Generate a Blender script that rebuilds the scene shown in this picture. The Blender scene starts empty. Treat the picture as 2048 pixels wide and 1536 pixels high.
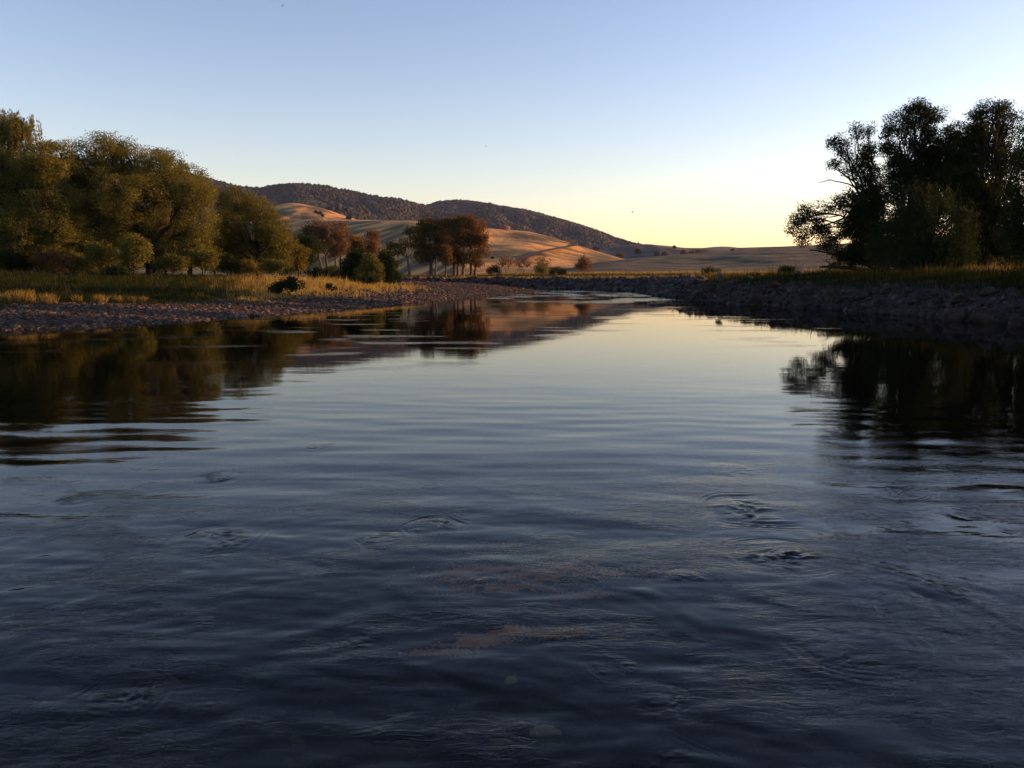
import bpy, bmesh, math, random
import numpy as np
from mathutils import Vector
R = math.radians
random.seed(7); rng = np.random.default_rng(7)
SC = bpy.context.scene
COL = SC.collection

# ---------------------------------------------------------------- camera, sky, sun, exposure
FPX, HZ, CAMH = 1850.0, 555.0, 1.6
PITCH = math.atan((768 - HZ) / FPX)
cam_d = bpy.data.cameras.new('camera'); cam = bpy.data.objects.new('camera', cam_d); COL.objects.link(cam)
cam.location = (0, 0, CAMH); cam.rotation_euler = (R(90) - PITCH, 0, 0)
cam_d.sensor_width = 36; cam_d.lens = 36 * FPX / 2048; cam_d.clip_start = 0.1; cam_d.clip_end = 60000
SC.camera = cam

SUN_EL, SUN_AZ = R(7.0), R(77)          # azimuth from +Y towards +X
world = bpy.data.worlds.new('World'); SC.world = world; world.use_nodes = True
wn = world.node_tree.nodes; wl = world.node_tree.links
sky = wn.new('ShaderNodeTexSky'); sky.sky_type = 'NISHITA'; sky.sun_disc = False
sky.sun_elevation = SUN_EL + R(.8); sky.sun_rotation = SUN_AZ
sky.air_density = 1.0; sky.dust_density = .7; sky.ozone_density = 1.5; sky.altitude = 300
bg = wn['Background']; bg.inputs['Strength'].default_value = 0.15
K = .15 * 2 ** .95                      # sky contrast and white balance, as the camera's film curve rendered it
wb = wn.new('ShaderNodeMixRGB'); wb.blend_type = 'MULTIPLY'; wb.inputs[0].default_value = 1; wb.inputs[2].default_value = (1.20 * K, .960 * K, .995 * K, 1)
ga = wn.new('ShaderNodeGamma'); ga.inputs['Gamma'].default_value = 1.3
sc_ = wn.new('ShaderNodeVectorMath'); sc_.operation = 'SCALE'; sc_.inputs['Scale'].default_value = 1.06 / K
wl.new(sky.outputs[0], wb.inputs[1]); wl.new(wb.outputs[0], ga.inputs['Color']); wl.new(ga.outputs[0], sc_.inputs[0]); wl.new(sc_.outputs[0], bg.inputs['Color'])
sun_d = bpy.data.lights.new('sun', 'SUN'); sun = bpy.data.objects.new('sun', sun_d); COL.objects.link(sun)
sun_d.energy = 5.0; sun_d.angle = R(0.6); sun_d.color = (1.0, 0.49, 0.19)
SDIR = Vector((math.cos(SUN_EL) * math.sin(SUN_AZ), math.cos(SUN_EL) * math.cos(SUN_AZ), math.sin(SUN_EL)))
sun.rotation_euler = SDIR.to_track_quat('Z', 'Y').to_euler(); sun.location = SDIR * 200
SC.view_settings.view_transform = 'Standard'; SC.view_settings.look = 'None'
SC.view_settings.gamma = 1; SC.view_settings.exposure = 1.05
SC.render.engine = 'CYCLES'
SC.cycles.max_bounces = 6; SC.cycles.transparent_max_bounces = 12; SC.cycles.diffuse_bounces = 2
SC.cycles.glossy_bounces = 3; SC.cycles.transmission_bounces = 3; SC.cycles.volume_bounces = 0
SC.cycles.caustics_reflective = False; SC.cycles.caustics_refractive = False
SC.cycles.use_denoising = True

# ---------------------------------------------------------------- helpers
CP, SP = math.cos(PITCH), math.sin(PITCH)
def at(px, py, D):                       # photo pixel + distance along Y -> world point
    cx = (px - 1024) / FPX; cz = -(py - 768) / FPX
    d = np.array([cx, CP + cz * SP, -SP + cz * CP])
    return np.array([0, 0, CAMH]) + d * (D / d[1])
def wp(px, py, z=0.0):                   # photo pixel -> point on the plane z
    cx = (px - 1024) / FPX; cz = -(py - 768) / FPX
    d = np.array([cx, CP + cz * SP, -SP + cz * CP])
    return np.array([0, 0, CAMH]) + d * ((z - CAMH) / d[2])
def proj(p):
    v = np.asarray(p) - np.array([0, 0, CAMH])
    f = v[..., 1] * CP - v[..., 2] * SP; u = v[..., 1] * SP + v[..., 2] * CP
    return 1024 + FPX * v[..., 0] / f, 768 - FPX * u / f

def mix_hash(ix, iy, iz, s):
    h = (ix * 374761393 + iy * 668265263 + iz * 2147483647 + s * 1274126177) & 0xffffffff
    h = ((h ^ (h >> 13)) * 1274126177) & 0xffffffff
    return ((h ^ (h >> 16)) & 0xffff) / 65535.0
def vnoise(x, y, s=0):
    x = np.asarray(x, float); y = np.asarray(y, float)
    ix = np.floor(x).astype(np.int64); iy = np.floor(y).astype(np.int64); fx = x - ix; fy = y - iy
    def g(a, b):
        ang = mix_hash(ix + a, iy + b, 0, s) * 2 * math.pi
        return np.cos(ang) * (fx - a) + np.sin(ang) * (fy - b)
    u = fx * fx * fx * (fx * (fx * 6 - 15) + 10); v = fy * fy * fy * (fy * (fy * 6 - 15) + 10)
    return ((g(0, 0) * (1 - u) + g(1, 0) * u) * (1 - v) + (g(0, 1) * (1 - u) + g(1, 1) * u) * v) * 1.4
def fbm(x, y, o=4, s=0, gain=.5):
    r = 0; a = 1
    for k in range(o): r = r + a * vnoise(x * 2**k + 17.3 * k, y * 2**k - 9.1 * k, s + k); a *= gain
    return r
def sstep(a, b, x):
    t = np.clip((np.asarray(x, float) - a) / (b - a), 0, 1); return t * t * (3 - 2 * t)

def mesh_np(name, V, F, smooth=True, attrs=None):
    """V (n,3), F (m,k) all the same k, or a list of such arrays"""
    Fs = F if isinstance(F, list) else [F]
    Fs = [np.asarray(f, np.int32) for f in Fs if len(f)]
    me = bpy.data.meshes.new(name)
    V = np.asarray(V, np.float32)
    me.vertices.add(len(V)); me.vertices.foreach_set('co', V.ravel())
    lo = np.concatenate([f.ravel() for f in Fs]); cnt = np.concatenate([np.full(len(f), f.shape[1], np.int32) for f in Fs])
    st = np.concatenate([[0], np.cumsum(cnt)[:-1]]).astype(np.int32)
    me.loops.add(len(lo)); me.loops.foreach_set('vertex_index', lo)
    me.polygons.add(len(cnt)); me.polygons.foreach_set('loop_start', st); me.polygons.foreach_set('loop_total', cnt)
    me.update(calc_edges=True); me.validate()
    if smooth: me.polygons.foreach_set('use_smooth', np.ones(len(cnt), bool))
    for k, (dom, arr) in (attrs or {}).items():
        a = me.attributes.new(k, 'FLOAT', dom); a.data.foreach_set('value', np.asarray(arr, np.float32))
    return me
def obj(name, me, mat=None, parent=None):
    o = bpy.data.objects.new(name, me); COL.objects.link(o)
    if mat: me.materials.append(mat)
    if parent:
        o.parent = parent
        o.matrix_parent_inverse.identity()
    return o
def tag(o, label=None, cat=None, group=None, kind=None):
    if label: o['label'] = label
    if cat: o['category'] = cat
    if group: o['group'] = group
    if kind: o['kind'] = kind
    return o
def empty(name, loc):
    o = bpy.data.objects.new(name, None); COL.objects.link(o); o.location = loc; o.empty_display_size = .3; return o

# ---------------------------------------------------------------- materials
def new_mat(name):
    m = bpy.data.materials.new(name); m.use_nodes = True
    n = m.node_tree.nodes; l = m.node_tree.links
    return m, n, l, n['Principled BSDF']
def ramp(n, stops):
    r = n.new('ShaderNodeValToRGB'); e = r.color_ramp.elements
    while len(e) < len(stops): e.new(.5)
    for k, (p, c) in enumerate(stops): e[k].position = p; e[k].color = (*c, 1)
    return r
def attr(n, name):
    a = n.new('ShaderNodeAttribute'); a.attribute_name = name; return a
def leaf_mat(name, stops, trans=.35, sat=None):
    m, n, l, b = new_mat(name); n.remove(b)
    a = attr(n, 'rnd'); r = ramp(n, stops); l.new(a.outputs['Fac'], r.inputs[0])
    d = n.new('ShaderNodeBsdfDiffuse'); t = n.new('ShaderNodeBsdfTranslucent'); mx = n.new('ShaderNodeMixShader')
    l.new(r.outputs[0], d.inputs[0]); l.new(r.outputs[0], t.inputs[0]); mx.inputs[0].default_value = trans
    l.new(d.outputs[0], mx.inputs[1]); l.new(t.outputs[0], mx.inputs[2])
    l.new(mx.outputs[0], n['Material Output'].inputs[0]); return m
def noise_mat(name, stops, scale=3., rough=.9, bump=.0, bscale=20., detail=6, useattr=None, bdist=.05):
    m, n, l, b = new_mat(name); tc = n.new('ShaderNodeTexCoord')
    t = n.new('ShaderNodeTexNoise'); t.inputs['Scale'].default_value = scale; t.inputs['Detail'].default_value = detail
    l.new(tc.outputs['Object'], t.inputs['Vector']); r = ramp(n, stops)
    if useattr:
        a = attr(n, useattr); mm = n.new('ShaderNodeMath'); mm.operation = 'MULTIPLY_ADD'
        l.new(t.outputs[0], mm.inputs[0]); mm.inputs[1].default_value = .5
        m2 = n.new('ShaderNodeMath'); m2.operation = 'MULTIPLY_ADD'; l.new(a.outputs['Fac'], m2.inputs[0]); m2.inputs[1].default_value = .8; m2.inputs[2].default_value = -.15
        l.new(m2.outputs[0], mm.inputs[2]); l.new(mm.outputs[0], r.inputs[0])
    else: l.new(t.outputs[0], r.inputs[0])
    l.new(r.outputs[0], b.inputs['Base Color']); b.inputs['Roughness'].default_value = rough
    b.inputs['Specular IOR Level'].default_value = .25
    if bump:
        t2 = n.new('ShaderNodeTexNoise'); t2.inputs['Scale'].default_value = bscale; t2.inputs['Detail'].default_value = 8
        l.new(tc.outputs['Object'], t2.inputs['Vector']); bp = n.new('ShaderNodeBump'); bp.inputs['Strength'].default_value = bump; bp.inputs['Distance'].default_value = bdist
        l.new(t2.outputs[0], bp.inputs['Height']); l.new(bp.outputs[0], b.inputs['Normal'])
    return m
M = {}
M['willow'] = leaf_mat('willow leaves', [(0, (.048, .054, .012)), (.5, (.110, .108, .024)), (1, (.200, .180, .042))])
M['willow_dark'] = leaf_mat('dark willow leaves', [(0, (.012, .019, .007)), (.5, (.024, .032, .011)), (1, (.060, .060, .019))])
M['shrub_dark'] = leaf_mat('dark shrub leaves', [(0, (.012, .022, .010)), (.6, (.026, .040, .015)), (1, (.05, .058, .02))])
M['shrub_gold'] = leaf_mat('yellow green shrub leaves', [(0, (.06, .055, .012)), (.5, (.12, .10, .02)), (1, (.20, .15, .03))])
M['gum'] = leaf_mat('gum leaves', [(0, (.040, .036, .014)), (.5, (.105, .074, .026)), (1, (.24, .135, .044))])
M['russet'] = leaf_mat('russet leaves', [(0, (.065, .038, .017)), (.5, (.135, .076, .031)), (1, (.23, .130, .050))])
M['bark'] = noise_mat('bark', [(.3, (.012, .010, .008)), (.7, (.034, .026, .020))], 4, .95, .6, 14)
M['bark_pale'] = noise_mat('pale gum bark', [(.3, (.035, .026, .019)), (.7, (.12, .085, .060))], 2, .9, .3, 10)
M['grass'] = leaf_mat('grass blades', [(0, (.012, .018, .006)), (.35, (.026, .032, .010)), (.6, (.13, .095, .026)), (1, (.40, .28, .075))], .4)
M['stone'] = noise_mat('river stones', [(.15, (.013, .0085, .006)), (.5, (.036, .024, .0165)), (.75, (.074, .050, .036)), (1, (.18, .135, .10))], 6, .85, .4, 30, useattr='rnd')
M['riprap'] = noise_mat('riprap stone', [(.3, (.011, .0075, .006)), (.55, (.030, .021, .017)), (.8, (.075, .053, .042))], 2.2, .88, .7, 9, bdist=.08)
M['riprap_far'] = noise_mat('far riprap stone', [(.15, (.010, .008, .007)), (.5, (.028, .021, .018)), (.9, (.075, .058, .050))], 2.2, .9, .5, 8, useattr='rnd')
M['riprap_pale'] = noise_mat('pale boulder', [(.3, (.05, .047, .050)), (.7, (.115, .11, .115))], 3, .85, .5, 12)
M['bed'] = noise_mat('river bed stone', [(.15, (.003, .003, .002)), (.5, (.012, .010, .006)), (.9, (.075, .062, .036))], 5, .9, .3, 20, useattr='rnd')
M['slab'] = noise_mat('orange glint stones', [(.3, (.36, .19, .08)), (.7, (.62, .36, .17))], 5, .9, .5, 16)
M['pale_bed'] = noise_mat('pale olive cobble', [(.3, (.16, .17, .10)), (.7, (.30, .30, .18))], 9, .9)
M['forest'] = noise_mat('forest crowns', [(0, (.009, .011, .008)), (.5, (.020, .018, .012)), (1, (.044, .031, .019))], .02, .95, useattr='rnd')
M['wood'] = noise_mat('weathered wood', [(.3, (.02, .016, .013)), (.7, (.05, .04, .03))], 8, .95)
M['insect'] = noise_mat('insect body', [(.3, (.02, .02, .02)), (.7, (.05, .05, .05))], 50, .8)

# ---------------------------------------------------------------- ground sheet with the river channel
LEFT = [(-70, -60), (-48, 4), (-30, 22.5)] + [tuple(wp(*p)[:2]) for p in [(0, 661), (200, 655), (400, 641), (600, 626), (700, 618), (850, 603.5), (950, 595), (1030, 589), (1100, 583.3)]] + \
       [(3.2, 111), (-2, 116), (-18, 121), (-60, 124), (-160, 128)]
RIGHT = [(-160, 152), (-60, 143), (-25, 138)] + [tuple(wp(*p)[:2]) for p in [(900, 576.5), (1000, 578), (1150, 580), (1250, 583), (1300, 588), (1335, 596), (1400, 603), (1500, 611), (1600, 617), (1700, 622), (1800, 630), (1900, 640), (2048, 650)]] + \
        [(18, 23), (17.5, 0), (17, -60)]
LEFT = np.array(LEFT); RIGHT = np.array(RIGHT); POLY = np.concatenate([LEFT, RIGHT])
def dist_line(P, X, Y):
    best = np.full(X.shape, 1e9)
    for a, b in zip(P[:-1], P[1:]):
        ab = b - a; t = np.clip(((X - a[0]) * ab[0] + (Y - a[1]) * ab[1]) / (ab @ ab), 0, 1)
        best = np.minimum(best, np.hypot(X - a[0] - t * ab[0], Y - a[1] - t * ab[1]))
    return best
def inside(X, Y):
    r = np.zeros(X.shape, bool); n = len(POLY)
    for i in range(n):
        a = POLY[i]; b = POLY[(i + 1) % n]
        c = ((a[1] > Y) != (b[1] > Y)) & (X < (b[0] - a[0]) * (Y - a[1]) / (b[1] - a[1] + 1e-12) + a[0]); r ^= c
    return r
def gravel_width(X, Y):
    return 10 - 5.2 * sstep(36, 47, Y) + 5.0 * sstep(76, 86, Y) + 1.6 * fbm(X / 3., Y / 3., 3, 31)
def ground(X, Y, full=False):
    X = np.asarray(X, float); Y = np.asarray(Y, float)
    wob = .35 * fbm(X / 3., Y / 3., 3, 5)
    dl = dist_line(LEFT, X, Y); dr = dist_line(RIGHT, X, Y); ins = inside(X, Y)
    m = .5 + .5 * sstep(40, 68, Y)
    dlw = np.maximum(dl + wob * sstep(0, 3, dl), 0); drw = np.maximum(dr + wob * sstep(0, 3, dr), 0)
    zl = np.interp(dlw, [0, 5, 10, 20, 40, 60, 200], [0, .6, 1.02, 1.3, 2.0, 2.25, 2.4]) * (m + (1 - m) * sstep(18, 55, dl))
    zl = zl + .10 * fbm(X / 6., Y / 6., 3, 11) * sstep(1, 8, dl)
    zr = np.interp(drw, [0, 1.2, 2.6, 4.2, 8, 12, 400], [0, .55, 1.05, 1.4, 1.7, 1.75, 1.8])
    zr = zr + (.10 * fbm(X / 4., Y / 4., 3, 12) * sstep(1, 5, dr)) * (1 - sstep(20, 60, dr) * .6)
    zr = zr + .78 * np.exp(-((dr - 52) / 9.) ** 2) * sstep(-25, 5, X) * sstep(150, 165, Y + .0 * X)
    land = np.where(dl < dr, zl, zr)
    shal = np.clip(.38 + .62 * (Y - 3) / 16, .38, 1)
    dw = np.minimum(dl, dr)
    zw = -np.interp(dw, [0, 3, 8, 30], [0, .35, .75, .95]) * shal - .02
    z = np.where(ins, zw, land)
    z = np.where(Y < -20, np.where(ins, z, np.minimum(z, 3)), z)
    if full: return z, dl, dr, ins
    return z
def axis(lo, hi, step, far, n):
    c = np.arange(lo, hi + 1e-6, step); g = np.geomspace(step, far, n)
    return np.concatenate([lo - g[::-1], c, hi + g])
gx = axis(-60, 45, .5, 7500, 40); gy = axis(-4, 150, .6, 7000, 44)
GX, GY = np.meshgrid(gx, gy); GZ, GDL, GDR, GIN = ground(GX, GY, True)
def grid_faces(ny, nx):
    i = np.arange(ny * nx).reshape(ny, nx)
    return np.stack([i[:-1, :-1].ravel(), i[:-1, 1:].ravel(), i[1:, 1:].ravel(), i[1:, :-1].ravel()], 1)
left_side = GDL < GDR
gnoise = fbm(GX / 3, GY / 3, 3, 31)
grav = np.where(left_side, 1 - sstep(-1.2, 1.2, GDL - gravel_width(GX, GY)), 1 - sstep(3, 4.5, GDR + gnoise))
grav = np.where(GIN, 1, grav)
wet = np.where(GIN, 1., 0.)
gm, n, l, b = new_mat('ground soil gravel and dry grass')
tc = n.new('ShaderNodeTexCoord')
t1 = n.new('ShaderNodeTexNoise'); t1.inputs['Scale'].default_value = 1.3; t1.inputs['Detail'].default_value = 8; l.new(tc.outputs['Object'], t1.inputs['Vector'])
t2 = n.new('ShaderNodeTexNoise'); t2.inputs['Scale'].default_value = 9; t2.inputs['Detail'].default_value = 6; l.new(tc.outputs['Object'], t2.inputs['Vector'])
rg = ramp(n, [(.35, (.014, .011, .010)), (.5, (.030, .022, .019)), (.68, (.055, .042, .036))]); l.new(t2.outputs[0], rg.inputs[0])
rs = ramp(n, [(.35, (.016, .017, .007)), (.55, (.04, .03, .012)), (.7, (.08, .055, .022))]); l.new(t1.outputs[0], rs.inputs[0])
rb = ramp(n, [(.35, (.002, .002, .0015)), (.7, (.007, .006, .004))]); l.new(t2.outputs[0], rb.inputs[0])
mx1 = n.new('ShaderNodeMixRGB'); mx2 = n.new('ShaderNodeMixRGB')
l.new(attr(n, 'gravel').outputs['Fac'], mx1.inputs[0]); l.new(rs.outputs[0], mx1.inputs[1]); l.new(rg.outputs[0], mx1.inputs[2])
l.new(attr(n, 'wet').outputs['Fac'], mx2.inputs[0]); l.new(mx1.outputs[0], mx2.inputs[1]); l.new(rb.outputs[0], mx2.inputs[2])
l.new(mx2.outputs[0], b.inputs['Base Color']); b.inputs['Roughness'].default_value = .95; b.inputs['Specular IOR Level'].default_value = .1
bp = n.new('ShaderNodeBump'); bp.inputs['Strength'].default_value = .7; bp.inputs['Distance'].default_value = .08
l.new(t2.outputs[0], bp.inputs['Height']); l.new(bp.outputs[0], b.inputs['Normal'])
V = np.stack([GX, GY, GZ], -1).reshape(-1, 3)
tag(obj('ground', mesh_np('ground', V, grid_faces(len(gy), len(gx)), True, {'gravel': ('POINT', grav.ravel()), 'wet': ('POINT', wet.ravel())}), gm), kind='structure')

# ---------------------------------------------------------------- water
BOILS = [(1510, 1020, 95, 1.7), (868, 1052, 58, 1.6), (765, 1080, 50, 1.3), (1560, 1110, 90, 1.1), (1815, 1215, 60, 1.3), (1790, 985, 50, 1.), (1890, 1185, 60, 1.),
         (435, 955, 42, 1.1), (155, 998, 42, 1.1), (862, 972, 26, .7), (1680, 1066, 38, .6), (1800, 1050, 42, .6), (1950, 1028, 52, .7), (725, 1272, 60, .7),
         (1470, 940, 60, .4), (1915, 1082, 30, .5), (300, 1015, 40, .4), (425, 1015, 30, .4), (640, 895, 45, .3), (2040, 1062, 40, .6), (410, 1245, 40, .8),
         (1330, 1395, 60, .8), (1370, 1165, 70, .5), (1010, 1160, 110, .15), (430, 1080, 90, .4), (1110, 1080, 50, .4), (1340, 1540, 110, .25), (1700, 1290, 120, .5), (250, 1390, 90, .5), (1230, 1330, 60, .5)]
def water_height(X, Y):
    D = np.maximum(Y, .5)
    near = 1 - sstep(9, 26, D)
    z = .0036 * vnoise(X / 1.7, Y / .62, 3) * (1 - .95 * sstep(6.5, 13, D)) + .0045 * vnoise(X / .9 + .3 * Y, Y / .38, 4) * (1 - sstep(7, 18, D))
    z += .0075 * vnoise(X / 3.4 + 4, Y / 1.5, 9) * (1 - .93 * sstep(8, 18, D))
    flow = fbm(X / .8 + .8 * vnoise(X / 1.3, Y / 1.3, 21), Y / .5, 3, 6)
    z += .0055 * flow * (1 - sstep(4.5, 9, D)) + .0035 * fbm(X / .3 + .6 * flow, Y / .2, 2, 8) * (1 - sstep(3.5, 7, D))
    msk = sstep(-.25, .45, fbm(X / .9 + .4 * Y, Y / .55, 3, 15) + .30 * sstep(-.3, 1.6, X))
    rip = .008 + .03 * (1 - sstep(6, 16, D)) + .36 * msk * (1 - sstep(4.2, 8.6, D - 1.3 * sstep(-.5, 2.5, X)))
    for px, py, r, a in BOILS:
        c = wp(px, py); rr = r * c[1] / FPX
        w = np.nonzero((np.abs(X - c[0]) < rr * 2.6) & (np.abs(Y - c[1]) < rr * 3.2)); x = X[w]; y = Y[w]
        ang = vnoise(x / rr * .9 + px, y / rr * .6, int(px))
        q = np.hypot((x - c[0]) / rr, (y - c[1]) / (rr * 1.25)) * (1 + .28 * ang)
        core = np.exp(-(q / .85) ** 6); ring = np.exp(-((q - 1) / .2) ** 2)
        dz = a * rr * (.006 * core - .010 * ring * np.clip(.8 + 1.6 * ang, .1, 1.5)) + a * rr * .0060 * np.cos((q - 1) * 30) * np.exp(-((q - 1.15) / .27) ** 2) * np.clip(.6 + 1.9 * ang, 0, 1.6)
        dz += min(a, 1.1) * rr * .044 * core * fbm((x - c[0]) / (rr * .36) + 2.5 * ang, (y - c[1]) / (rr * .30), 4, int(py), .55) * np.clip(.45 + 1.6 * ang, .08, 1.2)
        z[w] += dz; rip[w] = np.maximum(rip[w], min(a, 1) * .6 * core * np.clip(.5 + 1.2 * ang, .1, 1))
    # shear line sweeping out to the lower right
    P = np.array([wp(*p)[:2] for p in [(1580, 1105), (1720, 1128), (1850, 1165), (1960, 1210), (2060, 1265), (2200, 1340)]])
    d = dist_line(P, X, Y); z += .0035 * np.exp(-(d / .08) ** 2) + .0008 * np.cos(d * 60) * np.exp(-(d / .30) ** 2); rip = np.maximum(rip, .22 * np.exp(-(d / .5) ** 2))
    riff = sstep(50, 92, D) * (1 - sstep(122, 135, D)) * sstep(-12, 1, X)
    z += .02 * riff * vnoise(X / 1.6, Y / 2.4, 33)
    rip = np.maximum(rip, 1.5 * riff * (.06 + .94 * sstep(-.12, .38, vnoise(X / 5, Y / 8, 19) + .5 * vnoise(X / 2, Y / 4, 20))))
    str_ = sstep(14, 20, D) * (1 - sstep(60, 80, D))
    rip = np.maximum(rip, str_ * .22 * sstep(.22, .5, vnoise(X / 2.6, Y / 1.3, 44)) * (.35 + .65 * sstep(0, -7, X)))
    return z, rip
wy = np.concatenate([[-60, -20, -5, 0.2, 1.2], np.geomspace(2.0, 12, 640), np.geomspace(12.05, 160, 250)])
wa = np.concatenate([-np.geomspace(60, .66, 24), np.linspace(-.64, .64, 800), np.geomspace(.66, 60, 24)])
WY, WA = np.meshgrid(wy, wa, indexing='ij')
WX = WA * np.maximum(WY, 2.0); WX = np.clip(WX, -170, 40)
WZ, WR = water_height(WX, WY); WZ = np.where(WY < 1.5, 0, WZ)
wm, n, l, b = new_mat('river water'); n.remove(b)
tc = n.new('ShaderNodeTexCoord')
def wnoise(scale, sx, sy, det, dist=.0):
    mp = n.new('ShaderNodeMapping'); mp.inputs['Scale'].default_value = (sx, sy, 1); l.new(tc.outputs['Object'], mp.inputs[0])
    t = n.new('ShaderNodeTexNoise'); t.inputs['Scale'].default_value = scale; t.inputs['Detail'].default_value = det; t.inputs['Distortion'].default_value = dist
    l.new(mp.outputs[0], t.inputs['Vector']); return t
na = wnoise(15, .6, 1.5, 4, 1.5); nb = wnoise(1.6, .6, 1.6, 3, .6)
mu = n.new('ShaderNodeMath'); mu.operation = 'MULTIPLY'; l.new(na.outputs[0], mu.inputs[0]); l.new(attr(n, 'ripple').outputs['Fac'], mu.inputs[1])
ad = n.new('ShaderNodeMath'); ad.operation = 'MULTIPLY_ADD'; l.new(nb.outputs[0], ad.inputs[0]); l.new(attr(n, 'swell').outputs['Fac'], ad.inputs[1]); l.new(mu.outputs[0], ad.inputs[2])
bp = n.new('ShaderNodeBump'); bp.inputs['Strength'].default_value = 1.0; bp.inputs['Distance'].default_value = .010; l.new(ad.outputs[0], bp.inputs['Height'])
fr = n.new('ShaderNodeFresnel'); fr.inputs['IOR'].default_value = 1.21; l.new(bp.outputs[0], fr.inputs['Normal'])
gl = n.new('ShaderNodeBsdfGlossy'); gl.inputs['Roughness'].default_value = .015; l.new(bp.outputs[0], gl.inputs['Normal'])
tr = n.new('ShaderNodeBsdfTransparent'); tr.inputs[0].default_value = (.82, .72, .58, 1)
mx = n.new('ShaderNodeMixShader'); l.new(fr.outputs[0], mx.inputs[0]); l.new(tr.outputs[0], mx.inputs[1]); l.new(gl.outputs[0], mx.inputs[2])
l.new(mx.outputs[0], n['Material Output'].inputs[0])
V = np.stack([WX, WY, WZ], -1).reshape(-1, 3)
tag(obj('water', mesh_np('water', V, grid_faces(len(wy), len(wa)), True, {'ripple': ('POINT', WR.ravel()), 'swell': ('POINT', np.clip(.6 * (5.5 / np.maximum(WY, 1)) ** 1.6, .02, .6).ravel())}), wm), kind='structure')

# ---------------------------------------------------------------- stone meshes
def ico(sub):
    bm = bmesh.new(); bmesh.ops.create_icosphere(bm, subdivisions=sub, radius=1)
    v = np.array([x.co[:] for x in bm.verts]); f = np.array([[x.index for x in p.verts] for p in bm.faces]); bm.free(); return v, f
I1, I2, I3 = ico(1), ico(2), ico(3)
def rand_rot(N):
    q = rng.normal(size=(N, 4)); q /= np.linalg.norm(q, axis=1)[:, None]; w, x, y, z = q.T
    return np.stack([1 - 2 * (y * y + z * z), 2 * (x * y - z * w), 2 * (x * z + y * w), 2 * (x * y + z * w), 1 - 2 * (x * x + z * z), 2 * (y * z - x * w),
                     2 * (x * z - y * w), 2 * (y * z + x * w), 1 - 2 * (x * x + y * y)], 1).reshape(N, 3, 3)
def scatter_blobs(P, S, base, flat=(1, 1, .55), rough=.18, tumble=.35, zrot=True):
    """many stones / crowns in one mesh; S = size, returns V, F, rnd"""
    N = len(P); v, f = base
    a = rng.uniform(0, 2 * math.pi, N); c, s = np.cos(a), np.sin(a)
    sc = S[:, None] * np.array(flat) * rng.uniform(.65, 1.35, (N, 3))
    pv = v[None] * (1 + rng.normal(0, rough, (N, len(v), 1)).clip(-.4, .5)) * sc[:, None, :]
    tx = rng.normal(0, tumble, N)
    y = pv[..., 1] * np.cos(tx)[:, None] - pv[..., 2] * np.sin(tx)[:, None]; z = pv[..., 1] * np.sin(tx)[:, None] + pv[..., 2] * np.cos(tx)[:, None]
    x = pv[..., 0] * c[:, None] - y * s[:, None]; y2 = pv[..., 0] * s[:, None] + y * c[:, None]
    V = np.stack([x, y2, z], -1) + P[:, None, :]
    F = (f[None] + (np.arange(N) * len(v))[:, None, None]).reshape(-1, 3)
    rnd = np.repeat(rng.uniform(0, 1, N), len(f))
    return V.reshape(-1, 3), F, rnd

# gravel bar stones
def gravel_points(n, ylo, yhi):
    Y = np.exp(rng.uniform(math.log(ylo), math.log(yhi), n * 3)); X = rng.uniform(-1.02, .10, n * 3) * np.maximum(Y * .60, 20)
    z, dl, dr, ins = ground(X, Y, True)
    lim = gravel_width(X, Y) + .7 + 12 * sstep(86, 96, Y)
    keep = (dl < dr) & ((~ins) | (dl < .5)) & (dl < lim) & (rng.uniform(0, 1, n * 3) < 1.25 - dl / lim * .55)
    X, Y, z = X[keep][:n], Y[keep][:n], z[keep][:n]; return np.stack([X, Y, z], 1)
P = gravel_points(24000, 26, 52); S = np.exp(rng.normal(math.log(.045), .42, len(P))).clip(.025, .20)
V1, F1, r1 = scatter_blobs(P, S, I2, rough=.05)
P2 = gravel_points(22000, 50, 118); S2 = np.exp(rng.normal(math.log(.065), .4, len(P2))).clip(.04, .22)
V2, F2, r2 = scatter_blobs(P2, S2, I1, rough=.12)
me = mesh_np('gravel_stones', np.concatenate([V1, V2]), np.concatenate([F1, F2 + len(V1)]), True, {'rnd': ('FACE', np.concatenate([r1, r2]))})
tag(obj('gravel_stones', me, M['stone']), 'grey and rust river cobbles covering the gravel bar', 'gravel', kind='stuff')

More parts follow.
